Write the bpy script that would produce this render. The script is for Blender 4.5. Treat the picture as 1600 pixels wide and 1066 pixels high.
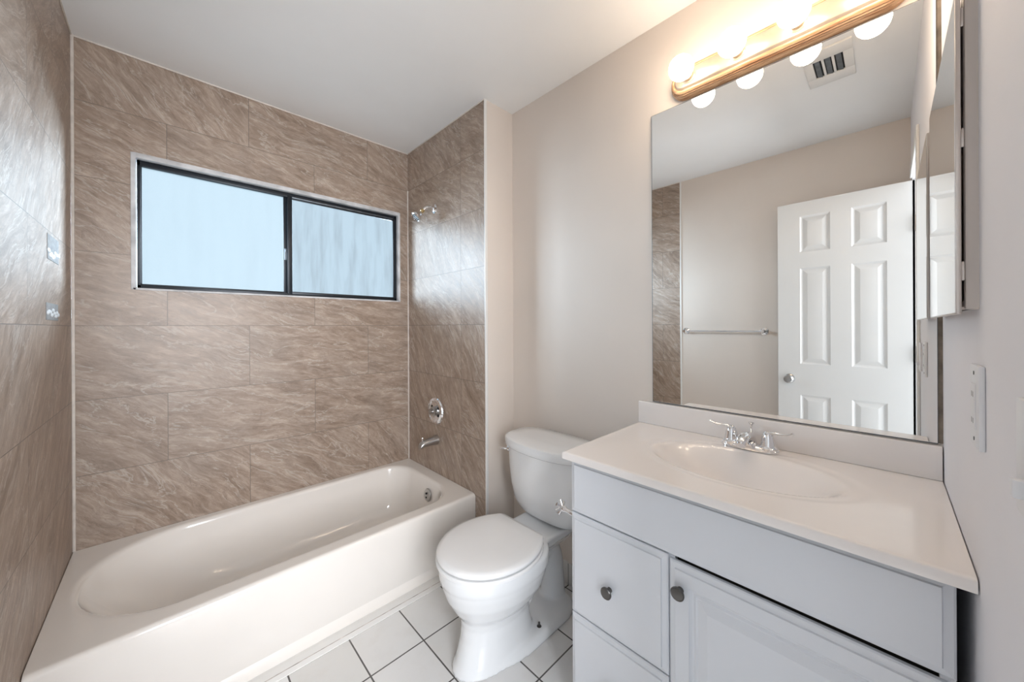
import bpy, bmesh, math, random
from mathutils import Vector, Matrix

for o in list(bpy.data.objects):
    bpy.data.objects.remove(o, do_unlink=True)
S = bpy.context.scene
COL = S.collection
R = math.radians
PI = math.pi

# ------------------------------------------------------------------ camera
EYE = 1.2706
cam_data = bpy.data.cameras.new('camera')
cam = bpy.data.objects.new('camera', cam_data)
COL.objects.link(cam)
yaw, roll = R(43.838), R(-0.272)
fw = Vector((math.sin(yaw), math.cos(yaw), 0))
rt = Vector((math.cos(yaw), -math.sin(yaw), 0))
up = Vector((0, 0, 1))
rt2 = rt * math.cos(roll) + up * math.sin(roll)
up2 = up * math.cos(roll) - rt * math.sin(roll)
m3 = Matrix((rt2, up2, -fw)).transposed()
cam.matrix_world = Matrix.Translation((0, 0, EYE)) @ m3.to_4x4()
cam_data.sensor_width = 36
cam_data.lens = 563.3 / 1600 * 36
cam_data.shift_y = -(533 - 510.66) / 1600
cam_data.clip_start = 0.01
S.camera = cam

# ------------------------------------------------------------------ light and exposure
world = bpy.data.worlds.new('sky')
S.world = world
world.use_nodes = True
wb = world.node_tree.nodes['Background']
wb.inputs[0].default_value = (0.80, 0.90, 1.0, 1)
wb.inputs[1].default_value = 0.66
S.view_settings.view_transform = 'Standard'
S.view_settings.look = 'None'
S.view_settings.gamma = 1
S.view_settings.use_curve_mapping = False
S.view_settings.exposure = 0.98

PANE_EMIT = 0.70
BULB_EMIT = 12.0
SIDE = 2100

def area(name, loc, rot, sx, sy, power, color):
    l = bpy.data.lights.new(name, 'AREA')
    l.shape = 'RECTANGLE'
    l.size, l.size_y, l.energy, l.color = sx, sy, power, color
    o = bpy.data.objects.new(name, l)
    COL.objects.link(o)
    o.location, o.rotation_euler = loc, rot
    return o
# added fill light behind the camera, shining in through the doorway
area('doorway_fill', (-0.20, -1.75, 1.65), (R(90), 0, 0), 1.5, 1.8, 84, (0.92, 0.95, 1.0))
# daylight from either side outside the window
def aim(loc, to):
    return (Vector(loc) - Vector(to)).to_track_quat('Z', 'Y').to_euler()
for nm, lc, to, pw in (('daylight_west', (-2.1, 5.2, 2.25), (.6, 2.33, 1.72), SIDE * .55), ('daylight_east', (3.4, 5.2, 2.25), (.5, 2.33, 1.75), SIDE * 1.1)):
    area(nm, lc, aim(lc, to), 1.7, 2.2, pw, (0.66, 0.84, 1.0))

# ------------------------------------------------------------------ dimensions
XL, XP, XR = -0.280, 1.230, 1.435      # left tile face, plumbing wall tile face, mirror wall
YB, YS, YF = 2.331, 1.485, -0.098      # window wall, face of the wing wall, cabinet wall
ZC = 2.487
YT, ZT = 1.575, 0.351                  # tub front, tub rim
YTILE = 1.214                          # end of the tile on the left wall
DX0, DX1, DZ = -0.150, 0.470, 2.085    # doorway

# ------------------------------------------------------------------ helpers
def link(name, me, mat=None, parent=None):
    o = bpy.data.objects.new(name, me)
    COL.objects.link(o)
    if mat: me.materials.append(mat)
    if parent: o.parent = parent
    return o

def obj(name, bm, mat=None, parent=None, smooth=True, angle=38):
    bmesh.ops.recalc_face_normals(bm, faces=bm.faces[:])
    me = bpy.data.meshes.new(name)
    bm.to_mesh(me)
    bm.free()
    if smooth:
        me.polygons.foreach_set('use_smooth', [True] * len(me.polygons))
        me.set_sharp_from_angle(angle=R(angle))
    return link(name, me, mat, parent)

def thing(name, label, cat, loc=(0, 0, 0), rotz=0, group=None):
    o = bpy.data.objects.new(name, None)
    o.empty_display_size = 0.05
    COL.objects.link(o)
    o.location = loc
    o.rotation_euler = (0, 0, rotz)
    o['label'] = label
    o['category'] = cat
    if group: o['group'] = group
    return o

def tag(o, label, cat, group=None):
    o['label'] = label
    o['category'] = cat
    if group: o['group'] = group
    return o

def struct(o, label=None, cat=None):
    o['kind'] = 'structure'
    if label: o['label'] = label
    if cat: o['category'] = cat
    return o

def box(bm, x0, x1, y0, y1, z0, z1, bev=0, seg=2):
    b = bmesh.new()
    bmesh.ops.create_cube(b, size=1)
    for v in b.verts:
        v.co = Vector(((x0 + x1) / 2 + v.co.x * (x1 - x0), (y0 + y1) / 2 + v.co.y * (y1 - y0), (z0 + z1) / 2 + v.co.z * (z1 - z0)))
    if bev:
        bmesh.ops.bevel(b, geom=b.edges[:], offset=bev, segments=seg, profile=0.5, affect='EDGES')
    me = bpy.data.meshes.new('tmp')
    b.to_mesh(me); b.free()
    bm.from_mesh(me)
    bpy.data.meshes.remove(me)
    return bm

def bx(*a, **k):
    return box(bmesh.new(), *a, **k)

def loft(bm, rings, cap0=True, cap1=True, closed=True):
    vs = [[bm.verts.new(p) for p in r] for r in rings]
    n = len(vs[0])
    for a, b in zip(vs, vs[1:]):
        for i in range(n if closed else n - 1):
            j = (i + 1) % n
            bm.faces.new((a[i], a[j], b[j], b[i]))
    if cap0: bm.faces.new(vs[0][::-1])
    if cap1: bm.faces.new(vs[-1])
    return bm

def frame_of(d):
    d = Vector(d).normalized()
    a = Vector((0, 0, 1)) if abs(d.z) < 0.9 else Vector((1, 0, 0))
    u = d.cross(a).normalized()
    return d, u, u.cross(d).normalized()

def lathe(bm, prof, origin, axis, n=40):
    """prof: list of (radius, distance along axis)"""
    o = Vector(origin)
    d, u, w = frame_of(axis)
    rings = [[o + d * h + (u * math.cos(2 * PI * i / n) + w * math.sin(2 * PI * i / n)) * max(r, 1e-5) for i in range(n)] for r, h in prof]
    return loft(bm, rings)

def catmull(pts, k=8):
    pts = [Vector(p) for p in pts]
    P = [pts[0] * 2 - pts[1]] + pts + [pts[-1] * 2 - pts[-2]]
    out = []
    for i in range(1, len(P) - 2):
        for s in range(k):
            t = s / k
            a, b, c, d = P[i - 1], P[i], P[i + 1], P[i + 2]
            out.append(0.5 * ((2 * b) + (c - a) * t + (2 * a - 5 * b + 4 * c - d) * t * t + (3 * b - a - 3 * c + d) * t ** 3))
    out.append(pts[-1])
    return out

def tube(bm, pts, rad, n=16, k=8, flat=1.0):
    """rad: number or list per control point; flat squashes one cross direction"""
    if not isinstance(rad, (list, tuple)): rad = [rad] * len(pts)
    C = catmull(pts, k)
    RR = [v.x for v in catmull([(r, 0, 0) for r in rad], k)]
    rings, u = [], None
    for i, c in enumerate(C):
        d = (C[min(i + 1, len(C) - 1)] - C[max(i - 1, 0)]).normalized()
        if u is None: _, u, _ = frame_of(d)
        u = (u - d * u.dot(d)).normalized()
        w = d.cross(u)
        rings.append([c + (u * math.cos(2 * PI * j / n) + w * math.sin(2 * PI * j / n) * flat) * RR[i] for j in range(n)])
    return loft(bm, rings)

def sphere(bm, c, r, sx=1, sy=1, sz=1, u=32, v=20):
    ret = bmesh.ops.create_uvsphere(bm, u_segments=u, v_segments=v, radius=r)
    for p in ret['verts']:
        p.co = Vector((p.co.x * sx, p.co.y * sy, p.co.z * sz)) + Vector(c)
    return bm

# ------------------------------------------------------------------ materials
class NT:
    def __init__(s, name):
        s.m = bpy.data.materials.new(name)
        s.m.use_nodes = True
        s.t = s.m.node_tree
        s.b = s.t.nodes['Principled BSDF']
    def n(s, typ, **kw):
        x = s.t.nodes.new(typ)
        for k, v in kw.items():
            if hasattr(x, k): setattr(x, k, v)
        return x
    def l(s, a, b): s.t.links.new(a, b)
    def math(s, op, a, b=None, c=None):
        x = s.n('ShaderNodeMath', operation=op)
        for i, q in enumerate((a, b, c)):
            if q is None: continue
            if hasattr(q, 'is_linked'): s.l(q, x.inputs[i])
            else: x.inputs[i].default_value = q
        return x.outputs[0]
    def mix(s, f, a, b, blend='MIX'):
        x = s.n('ShaderNodeMix', data_type='RGBA', blend_type=blend)
        for i, q in ((0, f), (6, a), (7, b)):
            if hasattr(q, 'is_linked'): s.l(q, x.inputs[i])
            elif i == 0: x.inputs[0].default_value = q
            else: x.inputs[i].default_value = (*q, 1) if len(q) == 3 else q
        return x.outputs[2]
    def ramp(s, f, stops):
        x = s.n('ShaderNodeValToRGB')
        e = x.color_ramp.elements
        while len(e) < len(stops): e.new(0.5)
        for k, (p, c) in zip(e, stops):
            k.position = p
            k.color = (*c, 1) if isinstance(c, (tuple, list)) else (c, c, c, 1)
        s.l(f, x.inputs[0])
        return x.outputs[0]
    def noise(s, vec, scale, detail=4, rough=0.5, dist=0.0):
        x = s.n('ShaderNodeTexNoise')
        x.inputs['Scale'].default_value = scale
        x.inputs['Detail'].default_value = detail
        x.inputs['Roughness'].default_value = rough
        x.inputs['Distortion'].default_value = dist
        if vec is not None: s.l(vec, x.inputs['Vector'])
        return x.outputs['Fac']
    def coord(s): return s.n('ShaderNodeTexCoord').outputs['Object']
    def bump(s, h, strength, dist=0.002):
        x = s.n('ShaderNodeBump')
        x.inputs['Strength'].default_value = strength
        x.inputs['Distance'].default_value = dist
        s.l(h, x.inputs['Height'])
        s.l(x.outputs[0], s.b.inputs['Normal'])

def pm(name, col, rough=0.4, metal=0.0, var=0.03, scale=6, bump=0.0, bscale=200, coat=0, ior=None, spec=None):
    """plain surface with slight procedural unevenness"""
    t = NT(name)
    c = t.coord()
    f = t.noise(c, scale, 3)
    lo = tuple(max(0, x * (1 - var)) for x in col)
    hi = tuple(min(1, x * (1 + var)) for x in col)
    t.l(t.ramp(f, [(0.3, lo), (0.7, hi)]), t.b.inputs['Base Color'])
    t.b.inputs['Roughness'].default_value = rough
    t.b.inputs['Metallic'].default_value = metal
    if coat:
        t.b.inputs['Coat Weight'].default_value = coat
        t.b.inputs['Coat Roughness'].default_value = 0.05
    if ior: t.b.inputs['IOR'].default_value = ior
    if bump: t.bump(t.noise(c, bscale, 3), bump, 0.001)
    return t.m

def marble_tile(name, uaxis, u0, v0, slant=-34, seed=0.0, offset=0.5):
    t = NT(name)
    c = t.coord()
    sp = t.n('ShaderNodeSeparateXYZ'); t.l(c, sp.inputs[0])
    u = t.math('SUBTRACT', sp.outputs[uaxis], u0)
    v = t.math('SUBTRACT', sp.outputs['Z'], v0)
    uv = t.n('ShaderNodeCombineXYZ'); t.l(u, uv.inputs[0]); t.l(v, uv.inputs[1])
    def bricks(m):
        b = t.n('ShaderNodeTexBrick')
        b.offset, b.offset_frequency, b.squash = offset, 2, 1
        t.l(uv.outputs[0], b.inputs['Vector'])
        b.inputs['Color1'].default_value = (0, 0, 0, 1)
        b.inputs['Color2'].default_value = (1, 1, 1, 1)
        b.inputs['Mortar'].default_value = (0.5, 0.5, 0.5, 1)
        b.inputs['Scale'].default_value = 1
        b.inputs['Mortar Size'].default_value = m
        b.inputs['Mortar Smooth'].default_value = 0.1
        b.inputs['Brick Width'].default_value = 0.626
        b.inputs['Row Height'].default_value = 0.314
        return b
    br = bricks(0.0013)
    rnd = bricks(0.0).outputs['Color']
    rs = t.n('ShaderNodeSeparateColor'); t.l(rnd, rs.inputs[0])
    rv = t.math('MULTIPLY_ADD', rs.outputs[0], 37.0, seed)
    # streak coordinates: turned, then stretched along the grain, shifted tile by tile
    ro = t.n('ShaderNodeVectorRotate', rotation_type='Z_AXIS')
    t.l(uv.outputs[0], ro.inputs['Vector']); t.l(t.math('MULTIPLY_ADD', rs.outputs[0], 0.75, R(-slant) - 0.37), ro.inputs['Angle'])
    wob = t.n('ShaderNodeTexNoise'); wob.inputs['Scale'].default_value = 3.5; wob.inputs['Detail'].default_value = 3
    addr = t.n('ShaderNodeVectorMath', operation='ADD')
    cr = t.n('ShaderNodeCombineXYZ'); t.l(rv, cr.inputs[2]); t.l(rv, cr.inputs[0])
    t.l(ro.outputs[0], addr.inputs[0]); t.l(cr.outputs[0], addr.inputs[1])
    t.l(addr.outputs[0], wob.inputs['Vector'])
    wsc = t.n('ShaderNodeVectorMath', operation='MULTIPLY_ADD')
    t.l(wob.outputs['Color'], wsc.inputs[0]); wsc.inputs[1].default_value = (0.06, 0.10, 0); t.l(addr.outputs[0], wsc.inputs[2])
    st = t.n('ShaderNodeVectorMath', operation='MULTIPLY')
    t.l(wsc.outputs[0], st.inputs[0]); st.inputs[1].default_value = (0.85, 3.6, 1)
    f1 = t.noise(st.outputs[0], 4.2, 10, 0.70, 0.35)
    f2 = t.noise(st.outputs[0], 14.0, 12, 0.80, 0.5)
    f3 = t.noise(wsc.outputs[0], 5.0, 5, 0.6)
    base = t.ramp(f1, [(0.36, (0.20, 0.138, 0.098)), (0.50, (0.36, 0.268, 0.205)), (0.64, (0.50, 0.40, 0.325))])
    fine = t.ramp(f2, [(0.36, (0.17, 0.117, 0.082)), (0.51, (0.37, 0.280, 0.217)), (0.64, (0.62, 0.52, 0.44))])
    col = t.mix(0.52, base, fine)
    # cloudy grey and rust patches belonging to the stone print
    col = t.mix(t.ramp(f3, [(0.45, 0.0), (0.75, 0.30)]), col, (0.34, 0.29, 0.25))
    # thin pale veins and thin dark cracks running with the grain
    va = t.math('ABSOLUTE', t.math('SUBTRACT', t.noise(st.outputs[0], 2.3, 6, 0.6, 0.6), 0.5))
    col = t.mix(t.ramp(va, [(0.0, 0.65), (0.011, 0.0)]), col, (0.56, 0.50, 0.44))
    vb = t.math('ABSOLUTE', t.math('SUBTRACT', t.noise(st.outputs[0], 3.7, 7, 0.65, 0.9), 0.47))
    col = t.mix(t.ramp(vb, [(0.0, 0.65), (0.007, 0.0)]), col, (0.17, 0.125, 0.10))
    col = t.mix(br.outputs['Fac'], col, (0.18, 0.148, 0.122))
    t.l(col, t.b.inputs['Base Color'])
    rr = t.ramp(f2, [(0.3, 0.34), (0.7, 0.46)])
    t.l(rr, t.b.inputs['Roughness'])
    t.b.inputs['IOR'].default_value = 1.6
    hgt = t.math('SUBTRACT', t.math('MULTIPLY', f2, 0.25), br.outputs['Fac'])
    t.bump(hgt, 0.35, 0.0012)
    return t.m

def floor_tile(name):
    t = NT(name)
    c = t.coord()
    mp = t.n('ShaderNodeMapping'); mp.inputs['Location'].default_value = (-0.750, -1.3064, 0)
    t.l(c, mp.inputs[0])
    b = t.n('ShaderNodeTexBrick'); b.offset = 0; b.squash = 1
    t.l(mp.outputs[0], b.inputs['Vector'])
    for k, v in (('Scale', 1), ('Mortar Size', 0.0030), ('Mortar Smooth', 0.15), ('Brick Width', 0.2164), ('Row Height', 0.2164)):
        b.inputs[k].default_value = v
    b.inputs['Color1'].default_value = (0.70, 0.69, 0.67, 1)
    b.inputs['Color2'].default_value = (0.80, 0.79, 0.78, 1)
    b.inputs['Mortar'].default_value = (0.10, 0.095, 0.09, 1)
    dirt = t.noise(c, 7, 6, 0.6)
    col = t.mix(t.ramp(dirt, [(0.5, 0.0), (0.85, 0.35)]), b.outputs['Color'], (0.55, 0.50, 0.45))
    t.l(col, t.b.inputs['Base Color'])
    t.b.inputs['Roughness'].default_value = 0.22
    t.bump(t.math('SUBTRACT', 1.0, b.outputs['Fac']), 0.5, 0.0015)
    return t.m

def paint(name, col, rough=0.6, marks=0.0, bump=0.12):
    t = NT(name)
    c = t.coord()
    f = t.noise(c, 2.5, 3)
    a = tuple(x * 0.985 for x in col); b = tuple(min(1, x * 1.015) for x in col)
    colr = t.ramp(f, [(0.35, a), (0.65, b)])
    t.l(colr, t.b.inputs['Base Color'])
    t.b.inputs['Roughness'].default_value = rough
    t.bump(t.noise(c, 240, 3, 0.6), bump, 0.0006)
    return t.m

def wood(name, c0, c1, rough=0.35):
    t = NT(name)
    c = t.coord()
    st = t.n('ShaderNodeVectorMath', operation='MULTIPLY'); t.l(c, st.inputs[0]); st.inputs[1].default_value = (24, 2.0, 24)
    f = t.noise(st.outputs[0], 4, 6, 0.65, 0.8)
    t.l(t.ramp(f, [(0.35, c0), (0.62, c1)]), t.b.inputs['Base Color'])
    t.b.inputs['Roughness'].default_value = rough
    return t.m

def emit(name, col, strength, dirt=0.0):
    return emit_core(NT(name), col, strength, dirt)
def emit_core(t, col, strength, dirt=0.0, rough=0.25, stretch=(9, 1, 1.2)):
    c = t.coord()
    st = t.n('ShaderNodeVectorMath', operation='MULTIPLY'); t.l(c, st.inputs[0]); st.inputs[1].default_value = stretch
    f = t.noise(st.outputs[0], 2.2, 5, 0.6)
    d = tuple(x * (1 - dirt) for x in col)
    t.b.inputs['Base Color'].default_value = (0.10, 0.11, 0.12, 1)
    t.l(t.ramp(f, [(0.42, col), (0.68, d)]), t.b.inputs['Emission Color'])
    t.b.inputs['Emission Strength'].default_value = strength
    t.b.inputs['Roughness'].default_value = rough
    return t.m

def pane_mat(name, col, strength, dirt, through=0.35):
    t = NT(name)
    m = emit_core(t, col, strength, dirt)
    t.b.inputs['Roughness'].default_value = 0.6
    t.b.inputs['Specular IOR Level'].default_value = 0.15
    tr = t.n('ShaderNodeBsdfTransparent')
    mx_ = t.n('ShaderNodeMixShader')
    mx_.inputs[0].default_value = through
    t.l(t.b.outputs[0], mx_.inputs[1]); t.l(tr.outputs[0], mx_.inputs[2])
    t.l(mx_.outputs[0], t.t.nodes['Material Output'].inputs['Surface'])
    return t.m

M = {}
M['tile_back'] = marble_tile('tile_back', 'X', 0.006, 0.655 + 0.314, -30, 0.0)
M['tile_plumb'] = marble_tile('tile_plumb', 'Y', 1.705, 0.655, 48, 11.0, 0.0)
M['tile_left'] = marble_tile('tile_left', 'Y', 1.36, 0.655, 36, 23.0)
M['floor'] = floor_tile('floor_tile')
M['paint'] = paint('wall_paint', (0.74, 0.67, 0.61))
M['paint_lit'] = paint('lit_wall_paint', (0.84, 0.83, 0.86))  # wall paint lightened and cooled; window and mirror light put into the colour
M['ceiling'] = paint('ceiling_paint', (0.90, 0.90, 0.895), 0.8)
M['trim'] = pm('white_trim', (0.80, 0.79, 0.77), 0.35)
M['caulk'] = pm('caulk', (0.72, 0.66, 0.60), 0.5, var=0.1, scale=30)
M['grime'] = pm('stained_caulk', (0.50, 0.45, 0.42), 0.8, var=0.6, scale=22)
M['reveal'] = pm('window_reveal', (0.62, 0.62, 0.63), 0.6, var=0.25, scale=14, bump=0.5, bscale=60)
M['black'] = pm('black_aluminium', (0.012, 0.016, 0.022), 0.35, 0.3, var=0.2)
M['sash'] = pm('grey_aluminium', (0.16, 0.18, 0.20), 0.4, 0.7, var=0.2, scale=40)
M['pane_a'] = pane_mat('frosted_pane', (0.37, 0.50, 0.585), PANE_EMIT, 0.05)
M['pane_b'] = pane_mat('stained_pane', (0.29, 0.40, 0.475), PANE_EMIT, 0.30)
M['enamel'] = pm('tub_enamel', (0.84, 0.795, 0.745), 0.12, var=0.01, coat=0.4)
M['porcelain'] = pm('porcelain', (0.82, 0.83, 0.84), 0.08, var=0.01, coat=0.5)
M['seat'] = pm('seat_plastic', (0.86, 0.86, 0.86), 0.18, var=0.01)
M['marble_top'] = pm('cultured_marble', (0.90, 0.85, 0.82), 0.16, var=0.015, coat=0.3)
M['cabinet'] = pm('cabinet_white', (0.74, 0.76, 0.80), 0.33, var=0.012)
M['inside_shade'] = pm('inside_shade', (0.035, 0.028, 0.022), 0.8)
M['raw_board'] = pm('raw_wallboard', (0.22, 0.18, 0.14), 0.9, var=0.4, scale=25)
M['chrome'] = pm('chrome', (0.84, 0.84, 0.85), 0.07, 1.0, var=0.02)
M['nickel'] = pm('satin_nickel', (0.50, 0.49, 0.48), 0.28, 1.0, var=0.05)
M['pewter'] = pm('dark_pewter', (0.13, 0.125, 0.12), 0.28, 1.0, var=0.1)
M['brass'] = pm('brass', (0.72, 0.56, 0.30), 0.25, 1.0)
M['black_hole'] = pm('black_hole', (0.01, 0.01, 0.01), 0.7)
M['oak'] = wood('oak', (0.34, 0.16, 0.07), (0.66, 0.43, 0.26))
M['plate_metal'] = pm('polished_plate', (0.52, 0.44, 0.35), 0.4, 0.7, var=0.06, scale=30)
M['bulb'] = emit('bulb_glass', (1.0, 0.80, 0.60), BULB_EMIT, 0.0)
M['alu'] = pm('brushed_aluminium', (0.62, 0.57, 0.54), 0.3, 0.9, var=0.05)
M['door'] = paint('door_paint', (0.72, 0.715, 0.70), 0.35, bump=0.05)
M['plastic'] = pm('white_plastic', (0.80, 0.80, 0.82), 0.35)
M['taupe'] = pm('taupe_enamel', (0.62, 0.56, 0.52), 0.4)
M['residue'] = pm('adhesive', (0.36, 0.36, 0.36), 0.85, var=0.15, scale=60, bump=0.6, bscale=120)
M['residue'].node_tree.nodes['Principled BSDF'].inputs['Specular IOR Level'].default_value = 0.1
M['dab'] = pm('plaster_dab', (0.75, 0.76, 0.77), 0.8, var=0.05)
M['acrylic'] = pm('clear_bar', (0.70, 0.70, 0.72), 0.12, 0.6)

t = NT('mirror_glass')
mf = t.noise(t.coord(), 5, 4)
t.l(t.ramp(mf, [(0.4, (0.88, 0.88, 0.865)), (0.7, (0.89, 0.89, 0.875))]), t.b.inputs['Base Color'])
t.b.inputs['Metallic'].default_value = 1
t.b.inputs['Roughness'].default_value = 0.0
M['mirror'] = t.m

# ------------------------------------------------------------------ the setting
struct(obj('floor', bx(XL - .1, XR + .1, -1.9, YB + .1, -0.1, 0), M['floor'], smooth=False))
struct(obj('ceiling', bx(XL - .1, XR + .1, YF - .1, YB + .1, ZC, ZC + 0.08), M['ceiling'], smooth=False))

# window wall with its opening
WX0, WX1, WZ0, WZ1 = -0.105, 1.163, 1.449, 2.054
bm = bmesh.new()
for a in ((XL - .1, WX0, 0, ZC), (WX1, XR + .1, 0, ZC), (WX0, WX1, 0, WZ0), (WX0, WX1, WZ1, ZC)):
    box(bm, a[0], a[1], YB, YB + 0.1, a[2], a[3])
struct(obj('wall_back', bm, M['tile_back'], smooth=False))

struct(obj('wall_left', bx(XL - .1, XL, YTILE, YB, 0, ZC), M['tile_left'], smooth=False))
struct(obj('wall_left_front', bx(XL - .1, XL - .006, YF, YTILE, 0, ZC), M['paint'], smooth=False))
struct(obj('wall_plumbing', bx(XP, XP + .012, YS + .004, YB, 0, ZC), M['tile_plumb'], smooth=False))
struct(obj('wall_wing', bx(XP + .012, XR, YS, YB, 0, ZC), M['paint'], smooth=False))
struct(obj('wall_right', bx(XR, XR + .1, YF - .1, YB, 0, ZC), M['paint'], smooth=False))
bm = bmesh.new()
CX0, CX1, CZ0, CZ1 = 0.905, 1.372, 1.296, 1.805      # recess of the medicine cabinet
for a in ((XL - .1, DX0, 0, ZC), (DX0, DX1, DZ, ZC), (DX1, CX0, 0, ZC), (CX0, CX1, 0, CZ0), (CX0, CX1, CZ1, ZC), (CX1, XR, 0, ZC)):
    box(bm, a[0], a[1], YF - .1, YF, a[2], a[3])
struct(obj('wall_front', bm, M['paint_lit'], smooth=False))

# joints, caulk and edge trim
def strip(name, x0, x1, y0, y1, z0, z1, m, bev=0.0015):
    return struct(obj(name, bx(x0, x1, y0, y1, z0, z1, bev=bev), m))
strip('trim_1', XL, XL + .009, YB - .009, YB, ZT, ZC, M['caulk'])
strip('trim_2', XP - .007, XP, YB - .007, YB, ZT, 2.225, M['caulk'])
strip('trim_3', XL, XP, YB - .005, YB, ZC - .007, ZC, M['caulk'])
strip('trim_4', XP - .005, XP, YS, YB, ZC - .006, ZC, M['caulk'])
strip('trim_5', XL, XL + .005, YTILE, YB, ZC - .006, ZC, M['caulk'])
strip('trim_6', XP - .002, XP + .014, YS - .003, YS + .005, 0, ZC, M['trim'])
strip('trim_7', XL - .006, XL + .002, YTILE - .012, YTILE, 0, ZC, M['trim'])
strip('baseboard_right', XR - .012, XR, 0.73, YS, 0, .105, M['trim'], .002)
bm = bmesh.new()
for y in (1.0903, 1.3064):
    box(bm, XR - .0128, XR - .004, y - .0012, y + .0012, 0, .1045)
struct(obj('trim_8', bm, M['pewter'], smooth=False))
strip('baseboard_wing', XP + .014, XR - .012, YS - .012, YS, 0, .105, M['trim'], .002)
strip('trim_14', XL, XP, 1.5195, YT + .018, 0, .004, M['trim'])
strip('trim_15', XL, XP, 1.544, 1.5475, .003, .0046, M['grime'], .0003)
strip('trim_9', XR - .004, XR, YF, -0.0886, 0.966, ZC, M['raw_board'], .0005)

# doorway: jambs, casing
for i, (a, b) in enumerate(((DX1 - .018, DX1), (DX0, DX0 + .004))):
    struct(obj('trim_%d' % (10 + i), bx(a, b, YF - .1, YF, 0, DZ, bev=.001), M['trim']))
struct(obj('trim_12', bx(DX1 - .006, DX1 + .050, YF, YF + .010, 0, DZ + .05, bev=.003), M['trim']))
struct(obj('trim_13', bx(DX0 + .02, DX1 - .006, YF, YF + .010, DZ, DZ + .05, bev=.003), M['trim']))

# ------------------------------------------------------------------ window
win = struct(thing('window_1', 'black aluminium sliding window with frosted panes above the tub', 'window', (0, 0, 0)))
bm = bmesh.new()
yo = YB + .075
# painted reveal lining with ragged caulk lip
box(bm, WX0 - .006, WX0 + .010, YB - .004, yo, WZ0 - .004, WZ1 + .004, .001)
box(bm, WX1 - .008, WX1 + .006, YB - .004, yo, WZ0 - .004, WZ1 + .004, .001)
box(bm, WX0, WX1, YB - .003, yo, WZ1 - .016, WZ1 + .006, .001)
box(bm, WX0, WX1, YB - .004, yo, WZ0 - .005, WZ0 + .004, .001)
obj('reveal', bm, M['reveal'], win)
fx0, fx1, fz0, fz1 = WX0 + .012, WX1 - .010, WZ0 + .004, WZ1 - .018
yf0, yf1 = YB + .022, YB + .062
bm = bmesh.new()
box(bm, fx0, fx0 + .012, yf0, yf1, fz0, fz1, .001)
box(bm, fx1 - .014, fx1, yf0, yf1, fz0, fz1, .001)
box(bm, fx0, fx1, yf0, yf1, fz0, fz0 + .016, .001)
box(bm, fx0, fx1, yf0, yf1, fz1 - .024, fz1, .001)
obj('window_frame', bm, M['black'], win)
xm0, xm1 = 0.482, 0.522
s1 = obj('sash', (lambda b: box(box(box(box(b, xm0, xm0 + .018, yf0 + .012, yf0 + .03, fz0 + .014, fz1 - .016, .001),
        fx0 + .010, fx0 + .016, yf0 + .012, yf0 + .03, fz0 + .014, fz1 - .016, .001),
        fx0 + .010, xm0, yf0 + .012, yf0 + .03, fz0 + .012, fz0 + .022, .001),
        fx0 + .010, xm0, yf0 + .012, yf0 + .03, fz1 - .024, fz1 - .016, .001))(bmesh.new()), M['black'], win)
obj('pane', bx(fx0 + .014, xm0 + .002, yf0 + .018, yf0 + .023, fz0 + .018, fz1 - .020), M['pane_a'], s1, smooth=False)
s2 = obj('sash', (lambda b: box(box(box(box(b, xm0 + .016, xm1, yf0 - .004, yf0 + .010, fz0 + .010, fz1 - .014, .001),
        fx1 - .026, fx1 - .012, yf0 - .004, yf0 + .010, fz0 + .010, fz1 - .014, .001),
        xm1 - .002, fx1 - .02, yf0 - .004, yf0 + .010, fz0 + .008, fz0 + .024, .001),
        xm1 - .002, fx1 - .02, yf0 - .004, yf0 + .010, fz1 - .034, fz1 - .026, .001))(bmesh.new()), M['black'], win)
obj('pane', bx(xm1 - .004, fx1 - .022, yf0 + .001, yf0 + .006, fz0 + .020, fz1 - .028), M['pane_b'], s2, smooth=False)
obj('rail', bx(xm1, fx1 - .026, yf0 - .006, yf0 + .004, fz1 - .026, fz1 - .018, bev=.001), M['sash'], s2)
bm = bmesh.new()
box(bm, xm0 + .003, xm0 + .013, yf0 + .004, yf0 + .014, 1.655, 1.72, .002)
box(bm, xm0 + .005, xm0 + .011, yf0 - .006, yf0 + .006, 1.70, 1.712, .002)
obj('latch', bm, M['sash'], win)
# wall or sky outside is the world; a closing board keeps the cavity behind the panes dark-free
# ------------------------------------------------------------------ bathtub
tub = thing('bathtub', 'white enamel alcove bathtub beneath the window', 'bathtub', (0, 0, 0))
def rrect(x0, x1, y0, y1, rads, z, n=14):
    """rounded rectangle; rads for corners (x1y1, x0y1, x0y0, x1y0)"""
    pts = []
    cs = ((x1, y1, 0, rads[0], -1, -1), (x0, y1, 90, rads[1], 1, -1), (x0, y0, 180, rads[2], 1, 1), (x1, y0, 270, rads[3], -1, 1))
    for cx, cy, a0, rr, sx, sy in cs:
        rx, ry = rr if isinstance(rr, tuple) else (rr, rr)
        for i in range(n):
            a = R(a0 + 90 * i / (n - 1))
            pts.append(Vector((cx + sx * rx + rx * math.cos(a), cy + sy * ry + ry * math.sin(a), z)))
    return pts
tx0, tx1, ty0, ty1 = XL + .002, XP - .002, YT, YB - .003
rings = []
def R4(k): return (k, k, k, k)
e = .0015
rings.append(rrect(tx0, tx1, ty0 + .012, ty1, R4(e), 0.058))
rings.append(rrect(tx0, tx1, ty0 + .012, ty1, R4(e), 0.060))
rings.append(rrect(tx0, tx1, ty0 + .003, ty1, R4(e), 0.072))
rings.append(rrect(tx0, tx1, ty0, ty1, R4(e), ZT - .03))
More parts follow.
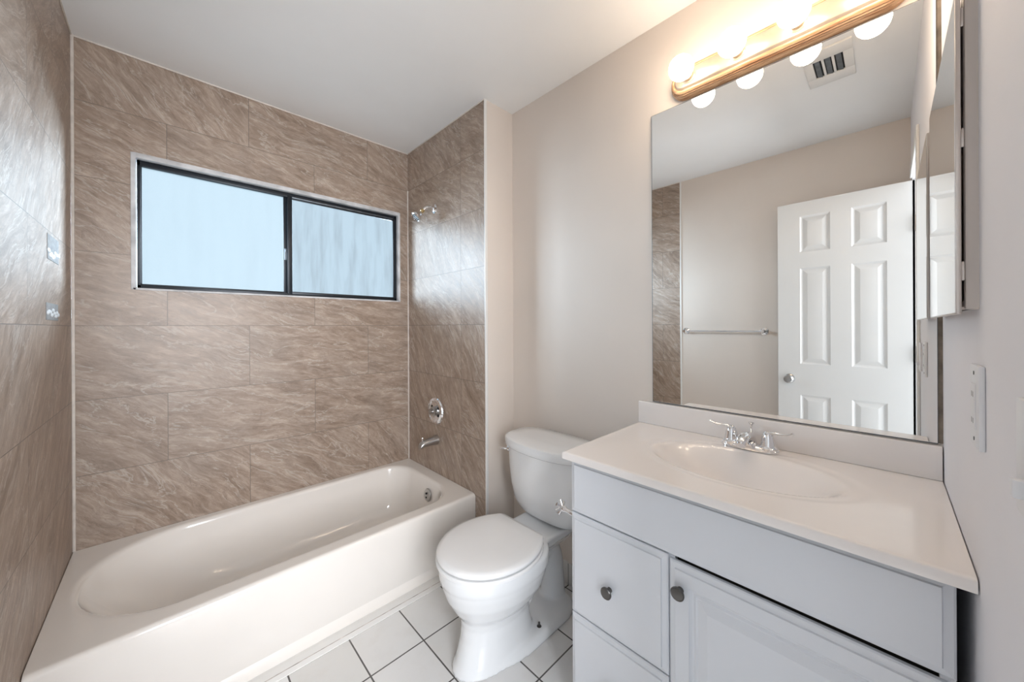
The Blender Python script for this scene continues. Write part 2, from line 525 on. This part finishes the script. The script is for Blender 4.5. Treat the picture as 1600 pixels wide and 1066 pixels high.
for k in range(7):
    a = k / 6 * PI / 2
    rr = .017
    rings.append(rrect(tx0, tx1, ty0 + rr * (1 - math.cos(a)), ty1, R4(e + .001 * k), ZT - rr + rr * math.sin(a)))
rings.append(rrect(tx0 + .004, tx1 - .004, ty0 + .024, ty1 - .004, R4(.006), ZT))
# opening
ix0, ix1, iy0, iy1 = XL + .055, XP - .085, YT + .085, YB - .050
cr = ((.13, .15), (.30, .29), (.30, .30), (.16, .18))
def inner(d, z, dl=0, dr=0, df=0, db=0, k=1.0):
    return rrect(ix0 + d + dl, ix1 - d - dr, iy0 + d + df, iy1 - d - db, tuple((a * k, b * k) for a, b in cr), z)
rings.append(inner(-.024, ZT))
rings.append(inner(-.016, ZT))
for k in range(1, 6):
    a = k / 5 * PI / 2
    rings.append(inner(-.016 + .020 * math.sin(a), ZT - .020 * (1 - math.cos(a))))
prof = [(.30, .025, .006, .006, .006), (.24, .07, .014, .016, .014), (.17, .13, .024, .028, .024), (.12, .18, .034, .038, .034), (.09, .215, .048, .05, .046), (.070, .25, .072, .072, .068), (.062, .30, .11, .11, .105)]
for z, dl, dr, df, db in prof:
    rings.append(inner(0.004, z, dl, dr, df, db, k=1.0 if z > .2 else .86))
rings.append([Vector((.52, (iy0 + iy1) / 2, .058)) * .75 + p * .25 for p in rings[-1]])
bm = bmesh.new()
loft(bm, rings, cap0=True, cap1=True)
tb = obj('tub_body', bm, M['enamel'], tub, angle=60)
obj('toe_strip', bx(tx0, tx1, YT + .016, YT + .05, 0.0, .0595, bev=.002), M['enamel'], tub)
# overflow plate on the drain end wall
ov = Vector((1.122, 1.905, 0.268))
bm = bmesh.new()
lathe(bm, [(0, .000), (.036, .000), (.037, .004), (.033, .009), (.012, .012), (0, .012)], ov + Vector((.006, 0, 0)), (-1, 0, .12))
op = obj('overflow_plate', bm, M['nickel'], tub)
op['label'] = 'round metal overflow plate'
for q, z_ in ((.006, .012), (.005, -.012)):
    obj('screw', lathe(bmesh.new(), [(0, 0), (q, 0), (q, .004), (0, .005)], ov + Vector((-.006, 0, z_)), (-1, 0, .12), 14), M['black_hole'], op)
# ------------------------------------------------------------------ shower fittings
sh = thing('wall_shower', 'chrome shower head on a bent arm high on the plumbing wall', 'shower', (XP, 1.985, 2.02))
bm = bmesh.new()
lathe(bm, [(0, 0), (.030, 0), (.030, .003), (.022, .009), (.010, .012), (0, .012)], (0, 0, 0), (-1, 0, 0))
obj('flange', bm, M['chrome'], sh)
bm = bmesh.new()
tube(bm, [(0, 0, 0), (-.03, 0, .004), (-.058, .005, -.006), (-.076, .01, -.024)], .0095)
obj('shower_arm', bm, M['chrome'], sh)
bm = bmesh.new()
lathe(bm, [(0, 0), (.012, 0), (.013, .006), (.013, .016), (.010, .018), (.010, .026), (0, .026)], (-.074, .01, -.022), (-.62, .1, -.7), 8)
obj('brass_adapter', bm, M['brass'], sh)
bm = bmesh.new()
lathe(bm, [(0, 0), (.010, 0), (.012, .008), (.016, .014), (.030, .030), (.034, .040), (.034, .048), (.030, .051), (.029, .047), (.010, .047), (0, .049)], (-.090, .012, -.040), (-.62, .1, -.7))
hd = obj('spray_head', bm, M['chrome'], sh)
bm = bmesh.new()
d, u, w = frame_of((-.62, .1, -.7))
o0 = Vector((-.090, .012, -.040)) + d * .047
for rr_, n_ in ((.010, 6), (.020, 12)):
    for i in range(n_):
        a = 2 * PI * i / n_
        lathe(bm, [(0, 0), (.0022, 0), (.0018, .004), (0, .004)], o0 + (u * math.cos(a) + w * math.sin(a)) * rr_, d, 6)
obj('nozzles', bm, M['pewter'], hd)

va = thing('shower_valve', 'round chrome valve plate with missing handle above the tub spout', 'shower valve', (XP, 1.976, .742))
bm = bmesh.new()
lathe(bm, [(0, 0), (.083, 0), (.085, .004), (.080, .012), (.066, .017), (.060, .012), (.055, .009), (0, .009)], (0, 0, 0), (-1, 0, 0), 56)
obj('escutcheon', bm, M['chrome'], va)
bm = bmesh.new()
lathe(bm, [(0, .008), (.030, .008), (.029, .026), (.024, .030), (.013, .030), (.012, .048), (0, .048)], (0, 0, 0), (-1, 0, 0))
obj('valve_stem', bm, M['nickel'], va)
for a in (35, 150, 215, 330):
    bm = bmesh.new()
    c_ = Vector((-.0085, math.cos(R(a)) * .043, math.sin(R(a)) * .043))
    lathe(bm, [(0, 0), (.009, 0), (.009, .0025), (0, .0025)], c_, (-1, 0, 0), 16)
    obj('screw_hole', bm, M['black_hole'], va)

sp = thing('tub_spout', 'short chrome tub spout below the valve plate', 'spout', (XP, 1.972, .560))
bm = bmesh.new()
def ell(cx, cy, cz, ry, rz, n=28, ax=(1, 0, 0)):
    return [Vector((cx, cy + ry * math.cos(2 * PI * i / n), cz + rz * math.sin(2 * PI * i / n))) for i in range(n)]
loft(bm, [ell(0, 0, 0, .031, .031), ell(-.006, 0, 0, .031, .031), ell(-.05, 0, -.002, .026, .025), ell(-.095, 0, -.007, .023, .021), ell(-.112, 0, -.013, .021, .019), ell(-.120, 0, -.022, .017, .014), ell(-.119, 0, -.024, .012, .009)])
so = obj('spout_body', bm, M['nickel'], sp)
bm = bmesh.new()
lathe(bm, [(0, 0), (.005, 0), (.004, .012), (.008, .018), (.007, .024), (0, .025)], (-.1, 0, .012), (0, 0, 1), 16)
obj('diverter_knob', bm, M['chrome'], sp)

# ------------------------------------------------------------------ adhesive residue on the left tile
for z0, z1, y0, y1, lab in ((1.502, 1.586, 1.905, 2.075, 'grey square of old adhesive on the left tile, the higher of two'), (1.300, 1.357, 1.885, 2.06, 'grey square of old adhesive on the left tile, the lower of two')):
    ad = thing('adhesive_patch', lab, 'adhesive patch', (XL, (y0 + y1) / 2, z0))
    hw_ = (y1 - y0) / 2
    obj('patch', bx(-.001, .0016, -hw_, hw_, 0, z1 - z0, bev=.0005), M['residue'], ad)
    bm = bmesh.new()
    rnd = random.Random(int(z0 * 100))
    for k in range(9):
        sphere(bm, (.0016, -hw_ * .8 + hw_ * 1.8 * k / 8, .012 + rnd.random() * .022), .013, .22, 1.0 + rnd.random() * .6, .55, 10, 8)
    obj('dab', bm, M['dab'], ad)

# ------------------------------------------------------------------ toilet
TC = (XR - .008, 1.087, 0)
toilet = thing('toilet', 'white two-piece toilet with closed lid between tub and vanity', 'toilet', TC, PI)
def egg(x0, x1, hw, z, n=48, pf=2.0, pb=2.6, mid=.45):
    xc = x0 + (x1 - x0) * mid
    out = []
    for i in range(n):
        a = 2 * PI * i / n
        c, s = math.cos(a), math.sin(a)
        p = pf if c > 0 else pb
        A = (x1 - xc) if c > 0 else (xc - x0)
        out.append(Vector((xc + A * math.copysign(abs(c) ** (2 / p), c), hw * math.copysign(abs(s) ** (2 / p), s), z)))
    return out
bm = bmesh.new()
loft(bm, [egg(*a) for a in (
    (.30, .678, .108, 0), (.30, .678, .108, .010), (.31, .664, .101, .03), (.33, .640, .096, .10), (.34, .634, .096, .15), (.33, .640, .106, .185),
    (.31, .665, .136, .220), (.29, .693, .163, .270), (.28, .708, .177, .315), (.275, .712, .181, .335), (.27, .717, .184, .340), (.27, .719, .185, .383), (.28, .712, .178, .390))])
# foot plate reaching back to the wall
loft(bm, [egg(.09, .58, h, z, pf=3, pb=5) for h, z in ((.130, 0), (.130, .018), (.122, .032), (.11, .040))])
# tank shelf
loft(bm, [egg(.03, .42, h, z, pf=4, pb=6, mid=.5) for h, z in ((.060, .29), (.085, .325), (.108, .350), (.116, .384), (.112, .389))])
# trapway
tube(bm, [(.47, 0, .21), (.40, 0, .13), (.34, 0, .13), (.27, 0, .22), (.20, 0, .285), (.145, 0, .22), (.13, 0, .11), (.13, 0, 0.01)], [.072, .062, .052, .052, .056, .055, .055, .060], 20, 6)
bw = obj('bowl', bm, M['porcelain'], toilet, angle=180)
mod = bw.modifiers.new('remesh', 'REMESH'); mod.mode = 'VOXEL'; mod.voxel_size = .006; mod.use_smooth_shade = True
mod = bw.modifiers.new('smooth', 'SMOOTH'); mod.factor = .5; mod.iterations = 7

def lid_outline(xb, xn, W, z, n=30, xc=.50, ab=.30, r=.0):
    pts = []
    af = xn - xc
    top = []
    for i in range(n + 1):
        a = PI / 2 * i / n
        top.append((xc + af * math.sin(a), W * math.cos(a)))       # widest point to nose
    back = []
    for i in range(n):
        x = xb + (xc - xb) * i / n
        hw = W * math.sqrt(max(0, 1 - ((x - xc) / ab) ** 2))
        if i < 2: hw -= .004 * (1 - i / 2)
        back.append((x, hw))
    half = back + top
    pts = [Vector((x, y, z)) for x, y in half] + [Vector((x, -y, z)) for x, y in half[::-1][1:]]
    return pts
bm = bmesh.new()
def LO(d, z, k=1.0):
    return lid_outline(.325 + d, .724 - d, (.190 - d) * k, z, xc=.505, ab=.228)
loft(bm, [LO(.006, .390), LO(-.002, .393), LO(-.002, .399), LO(.003, .4035), LO(.016, .404)])
obj('seat', bm, M['seat'], toilet)
bm = bmesh.new()
loft(bm, [LO(.014, .4075), LO(.004, .409), LO(.001, .413), LO(0, .421), LO(.004, .427), LO(.020, .4305), LO(.07, .432), LO(.13, .4325)])
obj('lid', bm, M['seat'], toilet, angle=50)
for s in (-1, 1):
    bm = bmesh.new()
    tube(bm, [(.318, s * .060, .398), (.318, s * .085, .400), (.318, s * .108, .398)], [.009, .011, .008], 12, 4)
    obj('hinge', bm, M['seat'], toilet)
# tank
def tring(x0, x1, hw, z, bow, n=56, p=5):
    out = []
    xc, A = (x0 + x1) / 2, (x1 - x0) / 2
    for i in range(n):
        a = 2 * PI * i / n
        c, s = math.cos(a), math.sin(a)
        x = xc + A * math.copysign(abs(c) ** (2 / p), c)
        y = hw * math.copysign(abs(s) ** (2 / p), s)
        f = max(0, (x - xc) / A)
        out.append(Vector((x + bow * f * (1 - (y / hw) ** 2), y, z)))
    return out
bm = bmesh.new()
loft(bm, [tring(*a, p=3.6) for a in ((.06, .16, .10, .384, .0), (.045, .195, .150, .392, .010), (.035, .212, .178, .412, .016), (.028, .225, .200, .452, .020), (.024, .232, .216, .52, .024), (.022, .237, .224, .60, .028), (.020, .240, .228, .705, .030))])
tk = obj('tank', bm, M['porcelain'], toilet)
bm = bmesh.new()
loft(bm, [tring(*a, p=3.6) for a in ((.018, .248, .236, .702, .034), (.013, .253, .241, .708, .036), (.013, .253, .241, .733, .036), (.016, .250, .238, .742, .036), (.026, .238, .228, .747, .034), (.08, .18, .16, .749, .016))])
obj('tank_lid', bm, M['porcelain'], toilet, angle=50)
bm = bmesh.new()
lathe(bm, [(0, 0), (.014, 0), (.014, .008), (.009, .014), (0, .014)], (.222, -.188, .680), (.9, -.5, 0), 20)
tube(bm, [(.236, -.196, .680), (.244, -.206, .680), (.240, -.224, .677), (.230, -.242, .672)], [.006, .0075, .008, .009], 12, 6, .7)
obj('flush_lever', bm, M['chrome'], toilet)
bm = bmesh.new()
lathe(bm, [(0, 0), (.010, 0), (.010, .004), (.004, .006), (.004, .02), (0, .02)], (.325, .092, .036), (0, 0, 1), 12)
cb = obj('floor_bolt', bm, M['pewter'], toilet)
# ------------------------------------------------------------------ vanity
VX, VY0, VY1, VZ = .935, -.078, .708, .851        # front plane, right end, left end, top under the counter
van = thing('vanity_cabinet', 'white vanity cabinet with drawers and raised-panel door', 'cabinet', (XR, .315, 0))
ox, oy = -XR, -.315
def vb(x0, x1, y0, y1, z0, z1, bev=0, seg=2):
    return bx(x0 + ox, x1 + ox, y0 + oy, y1 + oy, z0, z1, bev=bev, seg=seg)
bm = bmesh.new()
def vadd(x0, x1, y0, y1, z0, z1, bev=0):
    box(bm, x0 + ox, x1 + ox, y0 + oy, y1 + oy, z0, z1, bev)
vadd(VX + .018, XR - .004, VY1 - .018, VY1, 0, VZ, .001)
vadd(VX + .018, XR - .004, VY0, VY0 + .018, 0, VZ, .001)
vadd(VX + .018, XR - .004, VY0, VY1, .09, .108)
vadd(XR - .016, XR - .004, VY0, VY1, 0, VZ)
vadd(VX + .07, VX + .085, VY0, VY1, 0, .09)
vadd(VX + .018, VX + .034, .384, .402, .09, VZ)
vadd(VX + .018, VX + .034, VY0, VY1, VZ - .03, VZ)
obj('body', bm, M['cabinet'], van)
obj('shade_sheet', vb(VX + .034, VX + .040, VY0 + .018, VY1 - .018, .108, VZ - .03), M['inside_shade'], van, smooth=False)  # dark sheet behind the fronts, standing in for shade inside the cabinet

def front(y0, y1, z0, z1, steps):
    """cabinet front facing -X; steps: (inset from the edge, depth offset) profile"""
    b = bmesh.new()
    rings = []
    for ins, dx in steps:
        x = VX + dx + ox
        rings.append([Vector((x, y0 + ins + oy, z0 + ins)), Vector((x, y1 - ins + oy, z0 + ins)), Vector((x, y1 - ins + oy, z1 - ins)), Vector((x, y0 + ins + oy, z1 - ins))])
    return loft(b, rings)
edge = [(0, .018), (0, .004), (.003, .001), (.016, 0), (.022, -.0005)]
edge = [(0, .018), (0, .010), (.003, .0072), (.015, .0038), (.0165, 0)]
obj('false_front', front(VY0, VY1, .6785, .846, edge), M['cabinet'], van, angle=8)
def knob(y, z, parent):
    b = bmesh.new()
    lathe(b, [(0, 0), (.008, 0), (.0065, .004), (.0055, .011), (.009, .015), (.0165, .018), (.0170, .022), (.0150, .0245), (.0135, .0235), (0, .0245)], (VX + ox, y + oy, z), (-1, 0, 0), 32)
    k = obj('knob', b, M['pewter'], parent)
    k['label'] = 'round dark metal knob'
dr = obj('drawer', front(.3985, VY1, .3575, .674, edge), M['cabinet'], van, angle=8)
knob(.566, .498, dr)
dr2 = obj('drawer', front(.3985, VY1, .060, .353, edge), M['cabinet'], van, angle=8)
knob(.566, .205, dr2)
dsteps = edge + [(.050, 0), (.052, .003), (.056, .0065), (.060, .0075), (.065, .005), (.070, .0068), (.088, .0012), (.092, .0), ]
dz1 = .667
dd = obj('door', front(-.070, .3945, .060, dz1, dsteps), M['cabinet'], van, angle=8)
knob(.364, .604, dd)

# countertop with moulded basin
ct = thing('countertop', 'white moulded vanity countertop with built-in oval basin', 'countertop', (XR, .315, .8510))
CXF, CY0, CY1, CZ = XR - .528, YF + .002, .7172, .8733
bm = bmesh.new()
nx, ny = 88, 130
bcx, bcy = 1.180, .305
def ctz(x, y):
    r1 = math.hypot((x - 1.185) / .185, (y - bcy) / .285)
    z = 0.0
    def ss(t): t = max(0, min(1, t)); return t * t * (3 - 2 * t)
    if r1 < 1.0: z -= .0018 * ss((1 - r1) / .09)
    r2 = math.hypot((x - bcx) / .150, (y - bcy) / .240)
    if r2 < 1: z -= .118 * (1 - r2 ** 2.0) ** 1.35
    return z
grid = []
for i in range(nx + 1):
    row = []
    for j in range(ny + 1):
        x = CXF + .004 + (XR - CXF - .004) * i / nx
        y = CY0 + (CY1 - .004 - CY0) * j / ny
        row.append(bm.verts.new((x - XR, y - .315, CZ - .851 + ctz(x, y))))
    grid.append(row)
for i in range(nx):
    for j in range(ny):
        bm.faces.new((grid[i][j], grid[i + 1][j], grid[i + 1][j + 1], grid[i][j + 1]))
# rim: border loop out and down
loop = [grid[0][j] for j in range(ny + 1)] + [grid[i][ny] for i in range(1, nx + 1)] + [grid[nx][j] for j in range(ny - 1, -1, -1)] + [grid[i][0] for i in range(nx - 1, 0, -1)]
def outp(v, d, z):
    x = v.co.x; y = v.co.y
    if abs(x - (CXF + .004 - XR)) < 1e-6: x -= d
    if abs(y - (CY1 - .004 - .315)) < 1e-6: y += d
    return bm.verts.new((x, y, z))
cur = loop
for d, z in ((.0028, CZ - .851 - .0012), (.004, CZ - .851 - .004), (.004, .002), (.003, 0.0)):
    nl = [outp(v, d, z) for v in loop]
    for a in range(len(nl)):
        b_ = (a + 1) % len(nl)
        bm.faces.new((cur[a], cur[b_], nl[b_], nl[a]))
    cur = nl
ctop = obj('top', bm, M['marble_top'], ct, angle=60)
obj('backsplash', bx(-.022, 0, CY0 - .315, CY1 - .315, CZ - .851, .9603 - .851, bev=.003), M['marble_top'], ct)
bm = bmesh.new()
lathe(bm, [(0, 0), (.022, 0), (.021, .003), (.012, .002), (0, .002)], (bcx - XR, bcy - .315, CZ - .851 - .128), (0, 0, 1), 28)
obj('drain', bm, M['chrome'], ct)

# faucet
fa = thing('faucet', 'chrome two-handle faucet with lift rod behind the basin', 'faucet', (1.365, .312, CZ))
bm = bmesh.new()
def plate(sx, sy, z, n=40, p=2.8):
    out = []
    for i in range(n):
        a = 2 * PI * i / n
        c, s = math.cos(a), math.sin(a)
        out.append(Vector((sx * math.copysign(abs(c) ** (2 / p), c), sy * math.copysign(abs(s) ** (2 / p), s), z)))
    return out
loft(bm, [plate(.027, .080, 0), plate(.027, .080, .007), plate(.023, .075, .012), plate(.018, .045, .015)])
# spout rising from the middle and reaching over the basin
tube(bm, [(.004, 0, .008), (.0, 0, .026), (-.020, 0, .040), (-.055, 0, .045), (-.088, 0, .040), (-.100, 0, .030)], [.022, .020, .0175, .0165, .0160, .0135], 20, 6)
obj('spout', bm, M['chrome'], fa)
for s in (-1, 1):
    bm = bmesh.new()
    lathe(bm, [(0, .006), (.0255, .006), (.026, .014), (.021, .019), (.0200, .022), (.0165, .045), (.0135, .057), (.008, .0635), (0, .065)], (0, s * .051, 0), (0, 0, 1), 28)
    tube(bm, [(0, s * .051, .055), (-.003, s * .064, .0615), (-.007, s * .085, .062), (-.010, s * .105, .066), (-.011, s * .116, .0715)], [.0085, .0065, .005, .0048, .0055], 12, 6, .75)
    obj('handle', bm, M['chrome'], fa)
bm = bmesh.new()
lathe(bm, [(0, .01), (.0028, .01), (.0028, .066), (.004, .070), (.0085, .076), (.0085, .079), (0, .080)], (.021, 0, 0), (.06, 0, 1), 16)
obj('lift_rod', bm, M['chrome'], fa)
# ------------------------------------------------------------------ chrome fitting beside the vanity
pf = thing('chrome_fitting', 'small chrome cross-handled fitting sticking out beside the vanity side', 'valve', (.974, VY1 - .001, .645))
bm = bmesh.new()
lathe(bm, [(0, 0), (.016, 0), (.015, .004), (.009, .008), (.007, .045), (.010, .052), (.009, .064), (0, .066)], (0, 0, 0), (0, 1, .10), 24)
obj('stem', bm, M['chrome'], pf)
bm = bmesh.new()
sphere(bm, (0, .066, .007), .010)
for k in range(6):
    a = R(20 + 60 * k)
    tube(bm, [(0, .064, .007), (math.cos(a) * .012, .068, .007 + math.sin(a) * .012), (math.cos(a) * .022, .075, .007 + math.sin(a) * .022)], [.0045, .0045, .0065], 10, 4)
obj('cross_handle', bm, M['chrome'], pf)

# ------------------------------------------------------------------ wall mirror
mi = thing('wall_mirror', 'large frameless mirror on the wall above the vanity', 'mirror', (XR, .287, .966))
obj('glass', bx(-.006, 0, -.0886 - .287, .662 - .287, 0, 2.123 - .966, bev=.0008), M['mirror'], mi, smooth=False)
obj('backing_edge', bx(-.0055, -.0005, -.0895 - .287, .6635 - .287, -.0025, 2.1245 - .966), M['sash'], mi, smooth=False)
# ------------------------------------------------------------------ vanity light bar
lf = thing('vanity_light', 'oak and metal light bar above the mirror', 'wall lamp', (XR, .262, 2.186))
def cap(hx, hy, x, z0=0, n=14, r=None):
    """rounded-end outline in the YZ plane, half length hy, half height hx"""
    r = r or hx * .98
    pts = []
    for cy, cz, a0 in ((hy - r, hx - r, 0), (-hy + r, hx - r, 90), (-hy + r, -hx + r, 180), (hy - r, -hx + r, 270)):
        for i in range(n):
            a = R(a0 + 90 * i / (n - 1))
            pts.append(Vector((x, cy + r * math.cos(a), cz + r * math.sin(a))))
    return pts
HL = .316
bm = bmesh.new()
loft(bm, [cap(.056, HL, 0), cap(.056, HL, -.012), cap(.053, HL - .003, -.017), cap(.0535, HL - .0025, -.021), cap(.0505, HL - .0055, -.0225), cap(.0505, HL - .0055, -.029), cap(.047, HL - .009, -.0305), cap(.047, HL - .009, -.035), cap(.044, HL - .012, -.038), cap(.040, HL - .016, -.041), cap(.037, HL - .019, -.041), cap(.035, HL - .021, -.036)])
obj('frame', bm, M['oak'], lf)
bm = bmesh.new()
loft(bm, [cap(.036, HL - .020, -.034), cap(.036, HL - .020, -.039), cap(.030, HL - .026, -.046), cap(.028, HL - .028, -.047)])
obj('face_plate', bm, M['plate_metal'], lf)
bys = [.503, .345, .186, .027]
for k, y in enumerate(bys):
    yy = y - .262
    bm = bmesh.new()
    lathe(bm, [(0, .040), (.024, .040), (.024, .048), (.0185, .052), (.0185, .066), (.015, .067), (0, .067)], (0, yy, 0), (-1, 0, 0), 28)
    obj('socket', bm, M['plate_metal'], lf)
names_ = ('globe bulb nearest the window, first of four on the light bar', 'second globe bulb from the window on the light bar', 'third globe bulb from the window on the light bar', 'globe bulb nearest the medicine cabinet, mostly above the frame')
for k, y in enumerate(bys):
    bm = bmesh.new()
    prof = [(0, 0), (.013, 0), (.0135, .010)]
    Rb, cc = .041, .010 + .0395
    for i in range(1, 16):
        a = R(-72 + (162) * i / 15)
        prof.append((Rb * math.cos(a), cc + Rb * math.sin(a)))
    lathe(bm, prof, (XR - .067, y, 2.184), (-1, 0, 0), 32)
    b_ = obj('light_bulb', bm, M['bulb'], angle=80)
    tag(b_, 'lit ' + names_[k], 'light bulb', 'globe bulbs on the vanity light')

# ------------------------------------------------------------------ medicine cabinet
mc = thing('medicine_cabinet', 'recessed medicine cabinet with mirrored door on the side wall', 'medicine cabinet', (1.138, YF, 1.29))
mx, my, mz = 1.138, YF, 1.29
bm = bmesh.new()
box(bm, CX0 - .005 - mx, CX1 + .002 - mx, -.090, -.088, .006, .516)
for a in ((CX0 - .004, CX0 + .012), (CX1 - .012, CX1 + .002)):
    box(bm, a[0] - mx, a[1] - mx, -.09, .0140, .004, .508, .004)
box(bm, CX0 - mx, CX1 - mx, -.09, .0140, .008, .020, .003)
box(bm, CX0 - mx, CX1 - mx, -.09, .0140, .496, .508, .003)
cbx = obj('body', bm, M['taupe'], mc)
dr_ = obj('door', bx(.896 - mx, 1.378 - mx, .0175, .0232, -.003, .497, bev=.0008), M['alu'], mc)
obj('door_mirror', bx(.8985 - mx, 1.3755 - mx, .0225, .0240, -.0005, .4945), M['mirror'], dr_, smooth=False)
for z_ in (.05, .26, .45):
    obj('hinge', bx(.905 - mx, .915 - mx, .010, .018, z_, z_ + .03, bev=.001), M['alu'], mc)
# ------------------------------------------------------------------ outlet and switch on the side wall
ol = thing('wall_outlet', 'white painted-over outlet plate on the side wall above the counter', 'outlet', (.889, YF, 1.147))
obj('plate', bx(-.037, .037, 0, .0068, -.062, .062, bev=.002), M['plastic'], ol)
o2 = obj('socket_face', bx(-.017, .017, .006, .0085, -.034, .034, bev=.001), M['plastic'], ol)
for z_ in (-.022, .018):
    for x_ in (-.006, .006):
        obj('slot', bx(x_ - .001, x_ + .001, .0084, .0088, z_ - .004, z_ + .004), M['pewter'], o2)
for z_ in (-.050, .050):
    obj('screw', lathe(bmesh.new(), [(0, 0), (.003, 0), (.003, .001), (0, .0012)], (0, .0066, z_), (0, 1, 0), 12), M['pewter'], ol)
sw = thing('light_switch', 'white light switch plate at the right edge near the doorway', 'light switch', (.597, YF, 1.138))
obj('plate', bx(-.036, .036, 0, .0065, -.058, .058, bev=.002), M['plastic'], sw)
obj('toggle', bx(-.006, .006, .006, .015, -.036, -.018, bev=.002), M['plastic'], sw)

# ------------------------------------------------------------------ door leaf folded back toward the left wall (seen in the mirror)
DY0, DY1, DXF, DT, DH = -.108, .515, -.146, .035, 2.077
do = thing('door_1', 'open white six-panel door seen in the mirror', 'door', (DXF, DY0, .012))
do['kind'] = 'structure'
bm = bmesh.new()
ys = sorted([DY0, DY1, 0.0, .150, .247, .397])
zs = sorted([.012, .26, .817, 1.017, 1.645, 1.748, 1.985, DH])
def cell_is_panel(y, z):
    return (0 < y < .150 or .247 < y < .397) and (.26 < z < .817 or 1.017 < z < 1.645 or 1.748 < z < 1.985)
def dv(x, y, z): return Vector((x - DXF, y - DY0, z - .012))
for side, xf in ((1, DXF), (-1, DXF - DT)):
    for a, b in zip(ys, ys[1:]):
        for c, d_ in zip(zs, zs[1:]):
            ps = None
            if cell_is_panel((a + b) / 2, (c + d_) / 2):
                rings = []
                for ins, dx in ((0, 0), (.006, .004), (.012, .0065), (.016, .0065), (.036, .0015), (.040, .001)):
                    x = xf - side * dx
                    rings.append([dv(x, a + ins, c + ins), dv(x, b - ins, c + ins), dv(x, b - ins, d_ - ins), dv(x, a + ins, d_ - ins)])
                loft(bm, rings, cap0=False, cap1=True)
            else:
                bm.faces.new([bm.verts.new(dv(xf, *q)) for q in ((a, c), (b, c), (b, d_), (a, d_))])
for q in (((DY0, .012), (DY1, .012)), ((DY1, .012), (DY1, DH)), ((DY1, DH), (DY0, DH)), ((DY0, DH), (DY0, .012))):
    bm.faces.new([bm.verts.new(v) for v in (dv(DXF, *q[0]), dv(DXF, *q[1]), dv(DXF - DT, *q[1]), dv(DXF - DT, *q[0]))])
bmesh.ops.remove_doubles(bm, verts=bm.verts[:], dist=.0001)
obj('door_leaf', bm, M['door'], do, angle=8)
bm = bmesh.new()
for s in (1, -1):
    x0 = 0 if s > 0 else -DT
    lathe(bm, [(0, 0), (.030, 0), (.030, .003), (.022, .008), (.011, .010), (.011, .024), (.021, .030), (.0265, .040), (.0265, .050), (.019, .058), (0, .060)], (x0, .452 - DY0, .918 - .012), (s, 0, 0), 32)
    if s > 0: pass
obj('door_knob', bm, M['nickel'], do)
for z_ in (.25, 1.05, 1.78):
    bm = bmesh.new()
    lathe(bm, [(0, 0), (.005, 0), (.005, .09), (0, .09)], (.004, -.003, z_), (0, 0, 1), 12)
    obj('hinge', bm, M['nickel'], do)

# towel bar on the left wall
tw = thing('towel_bar', 'slim towel bar on the painted left wall, seen in the mirror', 'towel bar', (XL - .006, .893, 1.228))
for s in (-1, 1):
    bm = bmesh.new()
    lathe(bm, [(0, 0), (.026, 0), (.026, .004), (.018, .008), (.011, .012), (.011, .030), (.014, .034), (.014, .046), (.010, .050), (0, .050)], (0, s * .272, 0), (1, 0, 0), 28)
    obj('post', bm, M['chrome'], tw)
bm = bmesh.new()
lathe(bm, [(0, 0), (.0065, 0), (.0065, .544), (0, .544)], (.040, -.272, 0), (0, 1, 0), 16)
obj('rod', bm, M['acrylic'], tw)

# ceiling vent
ve = thing('ceiling_vent', 'white ceiling vent with dark slots seen in the mirror', 'vent', (.62, .185, ZC))
bm = bmesh.new()
vx, vy = .155, .085
for a in ((-vx, -.075, -vy, vy), (.075, vx, -vy, vy), (-.075, .075, -vy, -.052), (-.075, .075, .052, vy), (-.075, .075, -.022, -.013), (-.075, .075, .013, .022)):
    box(bm, a[0], a[1], a[2], a[3], -.007, 0, .001)
obj('vent_plate', bm, M['trim'], ve)
obj('duct_shade', bx(-.075, .075, -.052, .052, -.0012, -.0002), M['black_hole'], ve, smooth=False)  # thin black sheet that paints in the shade behind the slots
bm = bmesh.new()
for y_ in (-.037, 0, .037):
    b2 = bx(-.074, .074, -.012, .012, -.001, 0)
    bmesh.ops.rotate(b2, verts=b2.verts[:], cent=(0, 0, 0), matrix=Matrix.Rotation(R(40), 3, 'X'))
    me = bpy.data.meshes.new('t'); b2.to_mesh(me); b2.free()
    n0 = len(bm.verts); bm.from_mesh(me); bpy.data.meshes.remove(me)
    bm.verts.ensure_lookup_table()
    for v in bm.verts[n0:]:
        v.co.y += y_; v.co.z = v.co.z * .35 - .0045
obj('louver', bm, M['sash'], ve)
